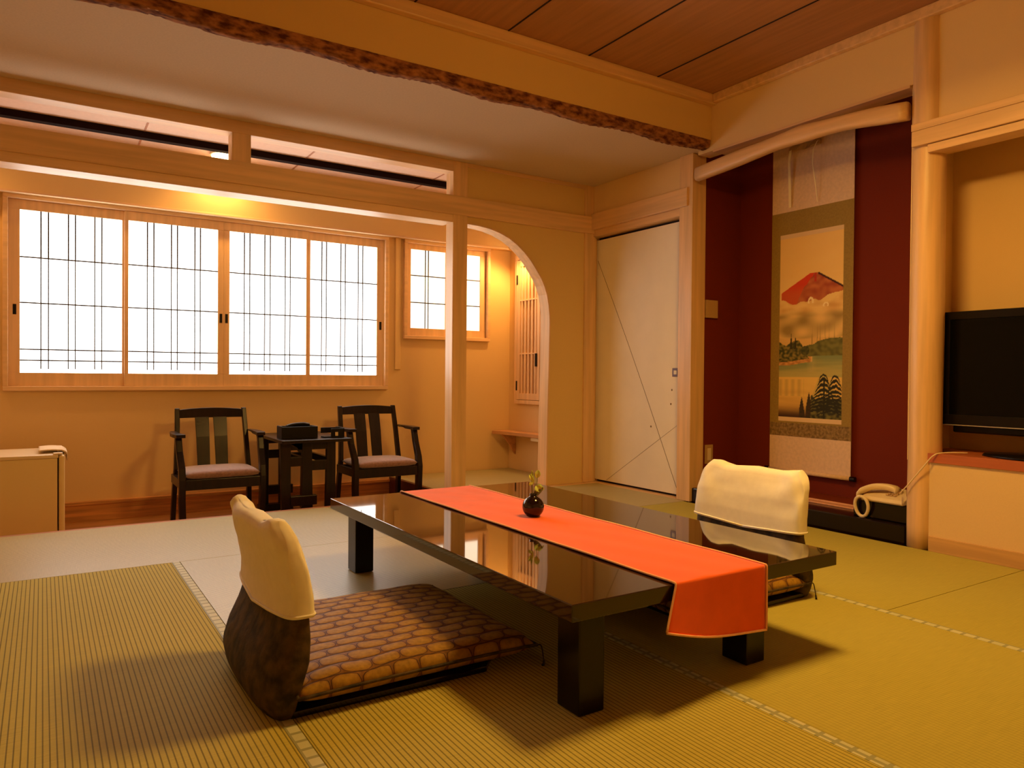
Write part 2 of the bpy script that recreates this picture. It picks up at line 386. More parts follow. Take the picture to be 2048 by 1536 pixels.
# right wall, north part with the sliding door
struct('wall_right', [((3.935, 3.862, 2.26), (4.08, 4.98, 2.6)),                        # above the door
                      ((XR, YB, 2.24), (4.05, 2.04, 2.95)), ((XR, 2.04, 2.475), (4.05, 3.70, 2.95)), ((4.05, 3.70, 2.5), (4.10, 4.0, 2.6)),
                      ((XR, YB, -.03), (4.05, .88, 2.24))], 'plaster_lit', 0)
struct('trim_20', [((3.90, 3.776, 2.13), (3.96, 4.90, 2.262))], 'wood_y', .003)       # picture rail
struct('trim_21', [((3.93, 3.86, 2.075), (4.03, 4.90, 2.13))], 'wood_y', .002)
struct('trim_22', [((3.915, 3.734, 0), (4.052, 3.864, 2.5))], 'wood_z', .003)
struct('trim_23', [((3.925, 4.90, 0), (4.03, 4.985, 2.13))], 'wood_z', .002)
struct('trim_24', [((4.02, 3.862, -.03), (4.10, 4.97, 2.13))], 'dark_gap', 0)
struct('trim_25', [((3.93, 3.862, -.03), (4.02, 4.90, -.001))], 'wood_y', .001)
root = bpy.data.objects.new('door_1', None); C.objects.link(root); root['kind'] = 'structure'; root.location = (3.99, 4.41, 0)
def DL(bs): return [((a[0]-3.99, a[1]-4.41, a[2]), (b[0]-3.99, b[1]-4.41, b[2])) for a, b in bs]
boxes('door_panel', DL([((3.99, 3.864, .018), (4.015, 4.898, 2.052))]), 'white_panel', root, .001)
bm = B()
for p, q in (((4.880, 1.88), (3.919, .035)), ((4.742, .025), (3.87, .575))):
    steps = 24
    for k in range(steps):
        # gently bowed seam
        def at(t): return (p[0]+(q[0]-p[0])*t, p[1]+(q[1]-p[1])*t + (.035 if p[1] > 1 else 0)*math.sin(math.pi*t))
        a, b = at(k/steps), at((k+1)/steps); hw = .0018
        prism(bm, [(a[0]-4.41+hw, a[1]), (b[0]-4.41+hw, b[1]), (b[0]-4.41-hw, b[1]), (a[0]-4.41-hw, a[1])], 'x', -.0016, .001)
obj('decorative_seam', bm, 'seam', root)
for y, z in ((4.214, .509), (3.993, .798), (4.002, .692)):
    bm = B(); prism(bm, [(y-4.41+.006*math.cos(k*math.pi/4), z+.008*math.sin(k*math.pi/4)) for k in range(8)], 'x', -.003, .001)
    obj('small_stud', bm, 'seam', root)
h = boxes('door_pull', DL([((3.985, 3.925, .898), (3.991, 3.988, .962))]), 'dark_red_wood', root, .002)
boxes('pull_recess', DL([((3.983, 3.94, .915), (3.986, 3.972, .945))]), 'white_panel', h, .001)

# alcove (tokonoma)
AX = 4.45
struct('wall_alcove', [((AX, 2.14, -.03), (AX+.1, 3.85, 2.95)), ((4.052, 3.752, -.03), (AX, 3.85, 2.95)), ((4.05, 2.185, -.03), (AX, 2.24, 2.95))], 'red_wall', 0)
struct('ceiling_alcove', [((4.05, 2.18, 2.80), (AX, 3.752, 2.9))], 'dark_red_wood', 0)
struct('trim_26', [((3.935, 2.185, -.03), (4.20, 3.734, .10))], 'black_lacquer', .008)
struct('trim_27', [((4.20, 2.24, -.03), (AX, 3.752, .118))], 'alcove_board', .006)
struct('trim_28', [((4.183, 2.24, .099), (4.201, 3.734, .121))], 'alcove_edge_glint', .006)
struct('trim_34', [((4.145, 2.24, .099), (4.163, 3.734, .109))], 'alcove_edge_glint', .004)
struct('trim_29', [((3.925, 2.185, 2.462), (4.05, 3.56, 2.478))], 'wood_y', .002)
# round log post between alcove and tv niche
bm = B(); rings = []
for k in range(26):
    z = -.002 + 2.852*k/25
    rings.append([(3.975+(.082+.002*math.sin(k*.9))*math.cos(t*2*math.pi/28), 2.102+(.081+.002*math.sin(k*.7))*math.sin(t*2*math.pi/28), z) for t in range(28)])
loft(bm, rings); obj('trim_30', bm, 'wood_z', smooth=True, kind='structure')
# bowed natural branch across the alcove head
bm = B(); bp = spline([(3.925, 3.70, 2.338), (3.915, 3.22, 2.368), (3.91, 2.95, 2.385), (3.91, 2.77, 2.387), (3.91, 2.5, 2.372), (3.92, 2.19, 2.338)], 6)
rings = []
for i, p in enumerate(bp):
    a, b = .034, .047 + .004*math.sin(i*.5)
    ring = []
    for t in range(16):
        an = 2*math.pi*t/16; c_, s_ = math.cos(an), math.sin(an)
        ring.append((p.x + a*abs(c_)**.6*(1 if c_ > 0 else -1), p.y, p.z + b*abs(s_)**.6*(1 if s_ > 0 else -1)))
    rings.append(ring)
loft(bm, rings); br_ = obj('branch_lintel', bm, 'wood_y', smooth=True)
tag(br_, 'pale bowed wooden branch spanning the top of the red alcove', 'beam')

# television niche
struct('wall_niche', [((4.30, .80, .3), (4.40, 2.20, 2.6)), ((3.95, 2.14, .46), (4.30, 2.184, 2.6)), ((3.95, .80, .46), (4.30, .88, 2.6)), ((3.95, .88, 2.35), (4.30, 2.14, 2.45)),
                      ((3.912, .88, .05), (4.02, 2.045, .462))], 'plaster_lit', 0)
struct('baseboard_niche', [((3.90, YB, -.002), (3.93, 2.04, .076))], 'niche_base', .002)
struct('trim_31', [((3.88, YB, 2.077), (4.0, 2.063, 2.118))], 'wood_y', .002)
struct('trim_32', [((3.865, YB, 2.121), (3.96, 2.14, 2.20)), ((3.86, YB, 2.20), (3.96, 2.14, 2.238))], 'wood_y', .003)
struct('trim_33', [((3.90, .80, .462), (4.31, 2.05, .51)), ((4.06, 2.03, .462), (4.31, 2.16, .51))], 'red_wood', .002)

# ============================================================ TATAMI MATS
def mat_(x0, x1, y0, y1, along, label, z=0, border=(1, 1)):
    ym = 'tatami_worn' if x0 > 1.6 else 'tatami_y'
    root = thing('tatami_mat', label, 'mat', ((x0+x1)/2, (y0+y1)/2, z-.03), 0, None)
    g = .0015; hx, hy = (x1-x0)/2-g, (y1-y0)/2-g
    b = .034
    bw0, bw1 = (b if border[0] else 0), (b if border[1] else 0)
    if along == 'y':
        m = boxes('rush_surface', [((-hx+bw0, -hy, 0), (hx-bw1, hy, .0295))], ym, root, .001)
        bb = ([((-hx, -hy, 0), (-hx+b, hy, .0305))] if border[0] else []) + ([((hx-b, -hy, 0), (hx, hy, .0305))] if border[1] else [])
    else:
        m = boxes('rush_surface', [((-hx, -hy+bw0, 0), (hx, hy-bw1, .0295))], 'tatami_x', root, .001)
        bb = ([((-hx, -hy, 0), (hx, -hy+b, .0305))] if border[0] else []) + ([((-hx, hy-b, 0), (hx, hy, .0305))] if border[1] else [])
    for q in bb: boxes('cloth_border', [q], 'border', root, .001)
    return root
mat_(-.58, 1.62, 3.775, 4.82, 'x', 'pale tatami mat along the veranda sill from the fridge to the armchairs', border=(0, 0))
mat_(-1.29, -.58, 3.775, 4.82, 'x', 'half tatami mat in the corner by the left wall', border=(0, 0))
mat_(1.62, 2.745, 3.775, 4.82, 'x', 'tatami mat at the veranda sill right behind the far end of the low table', border=(0, 0))
mat_(2.745, 3.925, 3.775, 4.80, 'x', 'greenish tatami mat in the corner in front of the white sliding door', border=(0, 0))
mat_(-.60, .550, 1.575, 3.775, 'y', 'ribbed olive tatami mat at the left foreground beside the floor chair', border=(0, 1))
mat_(-1.29, -.60, -.6, 3.775, 'y', 'tatami mat along the left wall outside the ribbed olive mat', border=(0, 0))
mat_(.550, 1.672, 2.72, 3.775, 'x', 'pale square half tatami mat at the far left end of the low table', border=(0, 0))
mat_(.550, 1.672, .52, 2.72, 'y', 'tatami mat under the left floor chair and its brown cushion', border=(0, 1))
mat_(1.672, 2.760, 2.72, 3.775, 'y', 'half tatami mat behind the low table, in front of the door corner mat', border=(0, 1))
mat_(2.760, 3.90, 1.595, 3.775, 'y', 'olive tatami mat in front of the red alcove platform', border=(0, 0))
mat_(.550, 1.672, -.6, .52, 'y', 'half tatami mat at the very front, nearest the camera', border=(0, 1))
mat_(1.672, 2.760, -.6, .52, 'y', 'half tatami mat at the front right, below the picture edge', border=(0, 1))
mat_(1.672, 2.760, .52, 2.72, 'y', 'olive tatami mat in the front centre before the red runner end', border=(0, 1))
mat_(2.760, 3.90, -.6, 1.595, 'y', 'dark olive tatami mat in front of the television wall', border=(0, 0))
mat_(-.60, .550, -.6, 1.575, 'y', 'tatami mat at the very front left, under the camera', border=(0, 1))
mat_(2.595, 3.815, 4.99, 5.998, 'x', 'tatami mat on the raised floor seen through the arch', border=(0, 0))

# ============================================================ LOW TABLE
tx0, tx1, ty0, ty1, tz = 1.126, 2.235, 1.467, 3.313, .32
t = thing('low_table', 'low black lacquered table with glossy top and square legs in the room centre', 'table', ((tx0+tx1)/2, (ty0+ty1)/2, 0))
cx_, cy_ = (tx0+tx1)/2, (ty0+ty1)/2
boxes('tabletop', [((tx0-cx_, ty0-cy_, tz-.046), (tx1-cx_, ty1-cy_, tz))], 'table_top', t, .0025)
boxes('apron', [((1.23-cx_, 1.54-cy_, tz-.075), (1.90-cx_, 3.24-cy_, tz-.046))], 'table_side', t, .002)
for x in (1.186, 1.843):
    for y in (1.52, 3.15):
        boxes('leg', [((x-cx_, y-cy_-.008, .001), (x+.086-cx_, y+.09-cy_, tz-.046))], 'table_side', t, .004)
# runner
RX0, RX1 = 1.482, 1.868
def run_path(s):   # s along: list of (y,z) path
    return s
near_z = lambda u: .205-.07*u - .02*math.sin(math.pi*u)
def runner_pt(u, v, off=0):
    """u across, v along"""
    x = RX0 + (RX1-RX0)*u
    L = [(0, 0), (.10, 0), (.13, 0), (.87, 0), (.9, 0), (1, 0)]
    e = .006
    if v < .12:        # near drop
        k = v/.12; zt = near_z(u)
        z = zt + (tz+.0035-e-zt)*k
        y = ty0-.0045 - .018*(1-k)*(1+.6*math.sin(u*5.0+1.2))
        x += -.055*(1-k)*(1-u)**2*1.1 - .02*(1-k)*u
    elif v < .14:
        k = (v-.12)/.02*math.pi/2; z = tz+.0035-e+e*math.sin(k); y = ty0-.0045+e*(1-math.cos(k))
    elif v < .88:
        k = (v-.14)/.74; y = (ty0+.0015)+(ty1-ty0-.003)*k; z = tz+.0035+.0008*math.sin(x*40+y*13)
    elif v < .90:
        k = (v-.88)/.02*math.pi/2; z = tz+.0035-e+e*math.cos(k); y = ty1-.0015+e*math.sin(k)
    else:
        k = (v-.90)/.10; z = tz-.0025-.13*k; y = ty1+.0045+.01*k
    return Vector((x-cx_, y-cy_, z+off))
rt = thing('table_runner', 'orange-red cloth runner with pale edging laid along the low table', 'runner', (cx_, cy_, 0))
bm = B(); grid(bm, lambda u, v: runner_pt(u, v), 24, 150)
ro = obj('runner_cloth', bm, 'runner', rt, smooth=True); so = ro.modifiers.new('s', 'SOLIDIFY'); so.thickness = .0022; so.offset = 0
for u in (0, 1):
    bm = B(); tube(bm, [runner_pt(u, v/120)+Vector((0, -.003 if v < 17 else 0, .0024)) for v in range(121)], .0036, 6); obj('edge_piping', bm, 'piping', rt, smooth=True)
bm = B(); tube(bm, [runner_pt(u/20, 0)+Vector((0, -.003, 0)) for u in range(21)], .0036, 6); obj('edge_piping', bm, 'piping', rt, smooth=True)

# vase
VX, VY = 1.684, 2.46
v_ = thing('bud_vase', 'small round black glazed vase standing on the red runner', 'vase', (VX, VY, tz+.005))
prof = [(.001, 0), (.022, 0), (.028, .004)]
for k in range(1, 15):
    a = -math.pi/2+.55 + (math.pi-.95)*k/14
    prof.append((.0445*math.cos(a), .040+.0445*math.sin(a)))
prof += [(.013, .086), (.016, .092), (.013, .0925), (.010, .080), (.001, .075)]
bm = B(); lathe(bm, prof, n=40); obj('vase_body', bm, 'vase', v_, smooth=True)
def leaf(bm, base, tip, wd, bend, nrm):
    base, tip, nrm = Vector(base), Vector(tip), Vector(nrm).normalized(); ax = (tip-base); side = ax.cross(nrm).normalized()
    def f(u, v):
        wv = wd*math.sin(math.pi*min(1, max(0, v*.93+.04)))**.7*(1-.25*v)
        return base+ax*v+side*(u-.5)*2*wv + nrm*(bend*math.sin(math.pi*v)+.35*wd*abs(u-.5)*2)
    grid(bm, f, 6, 10)
f_ = thing('leaf_sprig', 'yellow-green leafy sprig standing in the round black vase', 'flower', (VX, VY, tz+.085))
rd = Vector((cy, -sy, 0)); fd = Vector((sy, cy, 0)); up_ = Vector((0, 0, 1))
def W(a, b, c=0): return rd*a + up_*b + fd*c
for pts_ in ([W(0, -.02), W(-.004, .03), W(-.006, .06), W(-.004, .10)], [W(0, -.02), W(.006, .03, .004), W(.016, .06, .01), W(.014, .10, .01)], [W(0, -.02), W(.012, .02), W(.022, .03, -.01)]):
    bm = B(); tube(bm, spline(pts_, 5), .0014, 6); obj('stem', bm, 'stem', f_, smooth=True)
for a in ((W(-.005, .065), W(-.016, .092), .009, .004), (W(-.005, .06), W(-.017, .045), .008, .003), (W(-.004, .07), W(-.006, .108), .006, -.002), (W(.0, .05), W(-.001, .085), .005, .002),
          (W(.014, .075, .01), W(.020, .107, .01), .014, .004), (W(.012, .045), W(.028, .02), .018, .005), (W(.008, .02), W(.03, .05), .014, -.004), (W(.022, .045), W(.044, .028), .008, .003)):
    bm = B(); leaf(bm, a[0], a[1], a[2], a[3], fd*-1+Vector((0, 0, .3))); o = obj('leaf', bm, 'leaf', f_, smooth=True); s = o.modifiers.new('s', 'SOLIDIFY'); s.thickness = .0008
bm = B(); leaf(bm, W(.002, .0), W(.040, .035, -.005), .013, .004, fd*-1+Vector((0, 0, .8))); o = obj('leaf', bm, 'dark_leaf', f_, smooth=True); s = o.modifiers.new('s', 'SOLIDIFY'); s.thickness = .0008

# ============================================================ FLOOR CHAIRS (legless) with cushions; local +x faces the table
def sgn(a, e): return abs(a)**e*(1 if a >= 0 else -1)
BP = [(.0, -.055, .035, .268), (.03, -.06, .048, .280), (.08, -.058, .060, .290), (.14, -.040, .060, .292), (.20, -.024, .046, .284), (.25, -.018, .034, .279), (.31, -.020, .031, .277), (.38, -.032, .030, .275), (.43, -.045, .028, .271), (.455, -.052, .026, .262), (.475, -.058, .023, .246), (.50, -.062, .018, .215), (.525, -.066, .015, .19)]
def prof_at(z):
    z = max(0, min(.525, z))
    for a, b in zip(BP, BP[1:]):
        if z <= b[0]:
            k = (z-a[0])/(b[0]-a[0]); return [a[i]+(b[i]-a[i])*k for i in range(4)]
    return list(BP[-1])
def back_surface(bm, z0, z1, nz, off, wr=0, cap_top=True):
    rings = []
    for k in range(nz+1):
        z = z0+(z1-z0)*k/nz; _, c, th, hw = prof_at(z)
        ring = []
        for i in range(56):
            a = 2*math.pi*i/56
            yy = (hw+off)*sgn(math.sin(a), .42); xx = c-.018*(yy/.28)**2*-1+(th+off)*sgn(math.cos(a), .62)
            wz = wr*math.sin(yy*38+z*30)*math.cos(yy*17-z*55)
            ring.append((xx+wz, yy, z + (.018*(abs(yy)/hw)**3*(1 if k > nz*.6 else 0) * (k/nz)) - (.014*math.cos(yy*9) if z1 > .5 and k > nz*.8 else 0)*(k/nz)))
        rings.append(ring)
    if cap_top:
        _, c, th, hw = prof_at(z1); last = rings[-1]
        for s_, dz in ((.80, .012), (.45, .019)):
            rings.append([((p[0]-c)*s_+c, p[1]*(s_*.08+.92) if s_ > .5 else p[1]*.93, p[2]+dz+.003*math.sin(p[1]*40)) for p in last])
    loft(bm, rings)
def floor_chair(label, loc, rz):
    r = thing('floor_chair', label, 'chair', loc, rz, 'legless floor chairs at the low table')
    bm = B(); back_surface(bm, .004, .455, 26, 0); obj('backrest', bm, 'brocade', r, smooth=True)
    bm = B()
    # cotton slip over the upper half; hem slopes
    rings = []; nz = 30
    for k in range(nz+1):
        ring = []
        for i in range(72):
            a = 2*math.pi*i/72
            s_ = sgn(math.sin(a), .30)
            zb = .264 - .02*s_*0 - .018*(1-abs(s_))
            z = zb+(.490-zb)*k/nz; _, c, th, hw = prof_at(z-.01)
            yy = (hw+.008)*s_; wr = .0125*N_.noise(Vector((yy*11, z*13, 2.2*math.cos(a))))*(.12+(k/nz)**1.5)
            peak = (.010*abs(s_)**4 - .006*(1-abs(s_)**2)+.010*N_.noise(Vector((yy*9, 1.5, 0))))*(k/nz)**4
            ring.append((c+.018*(yy/.28)**2+(th+.009)*sgn(math.cos(a), .45)+wr, yy, z+peak))
        rings.append(ring)
    last = rings[-1]; c = prof_at(.525)[1]
    for s_, dz in ((.72, .012), (.35, .017), (.08, .017)):
        rings.append([((p[0]-c-.018*(p[1]/.28)**2)*s_+c+.018*(p[1]/.28)**2, p[1]*(.97-.03*(1-s_)), p[2]+dz+.003*math.sin(p[1]*55)) for p in last])
    rs = [[bm.verts.new(p) for p in q] for q in rings]
    for a, b in zip(rs, rs[1:]):
        for i in range(72): bm.faces.new((a[i], a[(i+1) % 72], b[(i+1) % 72], b[i]))
    bm.faces.new(rs[-1])
    o = obj('backrest_slip', bm, 'cover', r, smooth=True)
    bm = B()
    hem = rings[0]; tube(bm, [Vector(p)+Vector((0, 0, .006)) for p in hem]+[Vector(hem[0])+Vector((0, 0, .006))], .0035, 6); obj('hem', bm, 'cover', o, smooth=True)
    # seat board
    bm = B(); prism(bm, [(-.03, -.27), (.56, -.27), (.62, -.20), (.62, .20), (.56, .27), (-.03, .27)], 'z', .001, .020); obj('seat_board', bm, 'black_lacquer', r, bev=.004)
    return r
LC, RC = (.572, 2.165, 0), (2.595, 2.135, 0)
fc1 = floor_chair('legless floor chair left of the low table, seen from behind, white slip on its back', LC, 0)
fc2 = dup(fc1, RC, math.pi, 'legless floor chair behind the right side of the low table, white slip facing us')
def cushion(label, loc, rz):
    r = thing('floor_cushion', label, 'cushion', loc, rz, 'cushions on the floor chairs')
    H = .36; T = .041
    def f(u, v, s):
        a, b = u*2-1, v*2-1
        x = H*a*(1+.03*abs(b)**3); y = H*b*(1+.03*abs(a)**3)
        e = max(0, (1-abs(a)**7)*(1-abs(b)**7))
        return (x, y, T + s*(T*e**.42 + .006*s*(1-a*a)*(1-b*b)*(s > 0)) + .0015*math.sin(x*31)*math.sin(y*27)*(e > 0))
    bm = B(); grid(bm, lambda u, v: f(u, v, 1), 44, 44); grid(bm, lambda u, v: f(u, v, -1), 44, 44)
    bmesh.ops.remove_doubles(bm, verts=bm.verts, dist=1e-4)
    obj('cushion_body', bm, 'tortoise', r, smooth=True)
    bm = B(); pts_ = []
    for k in range(81):
        q = k/20; s = int(q) % 4; t_ = q-int(q)
        a, b = [( -1+2*t_, -1), (1, -1+2*t_), (1-2*t_, 1), (-1, 1-2*t_)][s]
        pts_.append((H*a*(1+.03*abs(b)**3), H*b*(1+.03*abs(a)**3), T))
    tube(bm, pts_, .005, 6); obj('piping', bm, 'brocade', r, smooth=True)
    for sx in (1, -1):
        for sy_ in (1, -1):
            if sx < 0: continue
            bm = B(); c = H*1.03
            tube(bm, spline([(sx*c, sy_*c, T), (sx*(c+.012), sy_*(c+.005), T-.005), (sx*(c+.018), sy_*(c+.012), -.012), (sx*(c+.006), sy_*(c+.022), -.0165)], 5), [.0022]*10+[.004]*6, 7)
            obj('tassel', bm, 'brocade', r, smooth=True)
    return r
cu1 = cushion('brown tortoiseshell-patterned cushion on the floor chair at the left', (.925, 2.235, .0215), 0)
cu2 = dup(cu1, (2.265, 2.215, .0215), 0, 'brown patterned cushion of the right floor chair, mostly hidden under the low table')

# ============================================================ VERANDA FURNITURE
def armchair(label, loc):
    r = thing('armchair', label, 'chair', loc, 0, 'armchairs on the veranda')
    # local: x across (0 at left seat edge centre), y 0 = seat front, z 0 = floor ; seat width .54
    for s in (-1, 1):
        bm = B(); xo = s*.245
        bar(bm, [(s*.262, .43, 0), (s*.255, .40, .25), (s*.247, .385, .38), (s*.236, .42, .60), (s*.229, .47, .805)], .032, [.05, .05, .045, .04, .034])
        obj('back_leg', bm, 'chair_wood', r, bev=.005)
        bm = B()
        bar(bm, [(s*.255, .03, 0), (s*.262, .025, .2), (s*.262, .02, .345), (s*.262, .035, .42), (s*.268, .10, .53), (s*.270, .135, .625)], .042, [.05, .055, .06, .055, .045, .042])
        obj('front_leg', bm, 'chair_wood', r, bev=.006)
        bm = B()
        L = []
        for (x, y, wd) in ((s*.262, .07, .058), (s*.272, .15, .064), (s*.276, .26, .056), (s*.270, .36, .046), (s*.258, .44, .036)):
            L.append([(x-wd/2, y, .622+.02*(y > .3)), (x+wd/2, y, .622), (x+wd/2, y, .645), (x-wd/2, y, .645)])
        loft(bm, L); obj('armrest', bm, 'chair_wood', r, bev=.006)
        bm = B(); bar(bm, [(s*.262, .215, .285), (s*.262, .215, .345)], .03, .37); obj('side_rail', bm, 'chair_wood', r, bev=.003)
    bm = B(); box(bm, (-.245, .0, .275), (.245, .03, .345)); obj('front_rail', bm, 'chair_wood', r, bev=.004)
    bm = B(); box(bm, (-.245, .36, .285), (.245, .385, .345)); obj('rear_rail', bm, 'chair_wood', r, bev=.004)
    bm = B(); L = []
    for k in range(13):
        x = -.216+.432*k/12; y = .462+.022*(1-(x/.216)**2); zt = .795+.012*(1-(x/.216)**2)
        L.append([(x, y-.012, .735), (x, y+.012, .735), (x, y+.012, zt), (x, y-.012, zt)])
    loft(bm, L); obj('top_rail', bm, 'chair_wood', r, bev=.003)
    for x in (-.062, .062):
        bm = B(); L = []
        for z, y, wd in ((.34, .375, .083), (.45, .40, .086), (.6, .432, .09), (.74, .474, .094)):
            L.append([(x-wd/2, y-.007, z), (x+wd/2, y-.007, z), (x+wd/2, y+.007, z), (x-wd/2, y+.007, z)])
        loft(bm, L); obj('back_slat', bm, 'chair_wood', r, bev=.002)
    bm = B()
    def f(u, v, s):
        a, b = 2*u-1, 2*v-1; e = max(0, (1-abs(a)**6)*(1-abs(b)**6))
        return (.243*a+.0, .185+.195*b, .372+s*.030*e**.4 + (.010*(1-a*a)*(1-b*b) if s > 0 else 0))
    grid(bm, lambda u, v: f(u, v, 1), 24, 24); grid(bm, lambda u, v: f(u, v, -1), 24, 24); bmesh.ops.remove_doubles(bm, verts=bm.verts, dist=1e-4)
    obj('seat_pad', bm, 'velvet', r, smooth=True)
    return r
FZ = -.165
a1 = armchair('dark wooden armchair with mauve seat left of the side table', (1.045, 5.265, FZ))
a2 = dup(a1, (2.245, 5.245, FZ), 0, 'dark wooden armchair with mauve seat right of the side table, near the post')
# side table
st = thing('side_table', 'dark wooden side table between the two armchairs under the window', 'table', (1.65, 5.5, FZ))
def SL(bs): return [((a[0]-1.65, a[1]-5.5, a[2]-FZ), (b[0]-1.65, b[1]-5.5, b[2]-FZ)) for a, b in bs]
boxes('tabletop', SL([((1.40, 5.13, .407), (1.905, 5.87, .43))]), 'chair_wood', st, .004)
for y in (5.18, 5.78):
    for (xa, xb, ta, tb) in ((1.415, 1.475, 1.40, 1.475), (1.555, 1.635, 1.555, 1.625), (1.725, 1.80, 1.735, 1.80)):
        bm = B(); prism(bm, [(xa-1.65, 0), (xb-1.65, 0), (tb-1.65, .572), (ta-1.65, .572)], 'y', y-5.5, y-5.5+.035); obj('leg', bm, 'chair_wood', st, bev=.003)
    boxes('cross_rail', SL([((1.47, y+.003, .24), (1.56, y+.032, .305)), ((1.62, y+.003, .205), (1.74, y+.032, .275)), ((1.475, y+.003, .355), (1.80, y+.032, .407))]), 'chair_wood', st, .003)
    boxes('foot', SL([((1.40, y-.02, FZ+.001), (1.66, y+.055, FZ+.05)), ((1.47, y-.012, -.04), (1.66, y+.045, .03))]), 'chair_wood', st, .004)
bm = B()
poly = [(1.475, .407), (1.56, .407), (1.56, .33), (1.545, .335), (1.53, .345), (1.52, .375), (1.50, .385), (1.485, .395)]
prism(bm, [(p[0]-1.65, p[1]-FZ) for p in poly], 'y', 5.183-5.5, 5.21-5.5); obj('bracket', bm, 'chair_wood', st)
boxes('long_stretcher', SL([((1.58, 5.21, .24), (1.61, 5.79, .29)), ((1.75, 5.21, .24), (1.78, 5.79, .29))]), 'chair_wood', st, .002)
# tray box
tb = thing('tray_box', 'open black tea box on the side table', 'box', (1.56, 5.32, .431))
boxes('box_body', [((-.125, -.06, 0), (.125, .06, .006)), ((-.13, -.066, 0), (.13, -.058, .085)), ((-.13, .058, 0), (.13, .066, .085)), ((-.13, -.06, 0), (-.122, .06, .09)), ((.122, -.06, 0), (.13, .06, .085))], 'black', tb, .002)
bm = B(); tube(bm, spline([(-.08, .0, .082), (-.03, .01, .095), (.04, .0, .10), (.09, .02, .092)], 5), .012, 8); obj('black_cloth', bm, 'black', tb, smooth=True)
tb = thing('ashtray_box', 'small dark box with a pale matchbox at the right end of the side table', 'box', (1.80, 5.27, .431))
boxes('box_body', [((-.07, -.04, 0), (.08, .04, .008)), ((-.02, -.045, 0), (.08, -.037, .065)), ((-.07, .037, .03), (.08, .045, .07)), ((.073, -.045, 0), (.08, .045, .068))], 'black', tb, .001)
boxes('matchbox', [((.01, -.052, .012), (.03, -.0455, .04))], 'cream', tb, .001)
# fridge
fr = thing('mini_fridge', 'cream mini fridge seen from its side at the left on the veranda', 'fridge', (-.18, 5.5, FZ))
boxes('cabinet', [((-.27, -.25, .02), (.257, .25, .535)), ((-.26, -.24, .001), (-.2, .24, .02)), ((.18, -.24, .001), (.24, .24, .02))], 'fridge', fr, .006)
boxes('top_panel', [((-.272, -.254, .535), (.262, .252, .557))], 'cream', fr, .005)
boxes('door', [((.264, -.252, .02), (.296, .252, .553))], 'fridge', fr, .012)
boxes('hinge_cover', [((.235, -.25, .5575), (.285, -.19, .566))], 'cream', fr, .003)
tw = thing('folded_cloth', 'cream cloth folded over the top corner of the mini fridge', 'cloth', (.08, 5.5, .405))
bm = B()
def clf(u, v):
    path = spline([(-.10, 0, .010), (-.04, 0, .012), (.0, 0, .010), (.030, 0, .008), (.052, 0, -.012), (.054, 0, -.05)], 6)
    i = min(len(path)-1, int(u*(len(path)-1))); p = path[i]
    return (p.x, -.17+.30*v+.015*math.sin(u*7), p.z-(0 if u < .6 else .015*math.sin(v*9)**2))
grid(bm, clf, 30, 12); o = obj('cloth_sheet', bm, 'towel', tw, smooth=True); s = o.modifiers.new('s', 'SOLIDIFY'); s.thickness = .006

# closet with lattice doors and corner shelf behind the arch
cl = thing('wall_cabinet', 'pale slatted cabinet with lattice doors on the wall seen through the arch', 'cabinet', (3.82, 5.62, .64))
def CL(bs): return [((a[0]-3.82, a[1]-5.62, a[2]-.64), (b[0]-3.82, b[1]-5.62, b[2]-.64)) for a, b in bs]
boxes('cabinet_frame', CL([((3.785, 5.05, .63), (3.819, 5.87, .665)), ((3.785, 5.05, 1.985), (3.819, 5.87, 2.03)), ((3.785, 5.825, .665), (3.819, 5.87, 1.985)), ((3.785, 5.05, .665), (3.819, 5.09, 1.985)), ((3.812, 5.09, .665), (3.819, 5.83, 1.985))]), 'frame_z', cl, .003)
for y0, y1, hy in ((5.455, 5.825, 5.50), (5.09, 5.445, 5.40)):
    d = boxes('lattice_door', CL([((3.788, y0, .67), (3.808, y0+.045, 1.98)), ((3.788, y1-.045, .67), (3.808, y1, 1.98)), ((3.788, y0+.045, .67), (3.808, y1-.045, .73)), ((3.788, y0+.045, 1.92), (3.808, y1-.045, 1.98)),
                                  ((3.804, y0+.045, .73), (3.810, y1-.045, 1.92))]
              + [((3.790, y0+.045+(y1-y0-.09)*(k+.5)/5-.013, .73), (3.801, y0+.045+(y1-y0-.09)*(k+.5)/5+.013, 1.92)) for k in range(5)]
              + [((3.788, y0+.045, z-.006), (3.803, y1-.045, z+.006)) for z in (1.10, 1.60)]), 'frame_z', cl, .001)
    bm = B(); tube(bm, spline([CL([((3.785, hy, z), (0, 0, 0))])[0][0] for z in (1.0, 1.02)], 2), .006, 6); 
    bm.free()
    boxes('handle', CL([((3.774, hy-.010, .98), (3.789, hy+.010, 1.10))]), 'black', d, .002)
    ye = y1 if hy > 5.45 else y0
    for z in (.80, 1.80): boxes('hinge', CL([((3.782, ye-.004, z-.045), (3.789, ye+.012, z+.045))]), 'black', d, .001)
    if hy > 5.45: boxes('hook', CL([((3.778, y0+.10, 1.935), (3.789, y0+.13, 1.96))]), 'black', d, .001)
sh = thing('corner_shelf', 'narrow pale wooden corner shelf below the slatted cabinet behind the arch', 'shelf', (3.82, 5.6, .34))
bm = B(); prism(bm, [(-.001, -.50), (-.001, .39), (-.20, .39), (-.215, .37), (-.20, .30), (-.16, .10), (-.14, -.2), (-.14, -.50)], 'z', 0, .032); obj('shelf_board', bm, 'shelf_wood', sh, bev=.004)
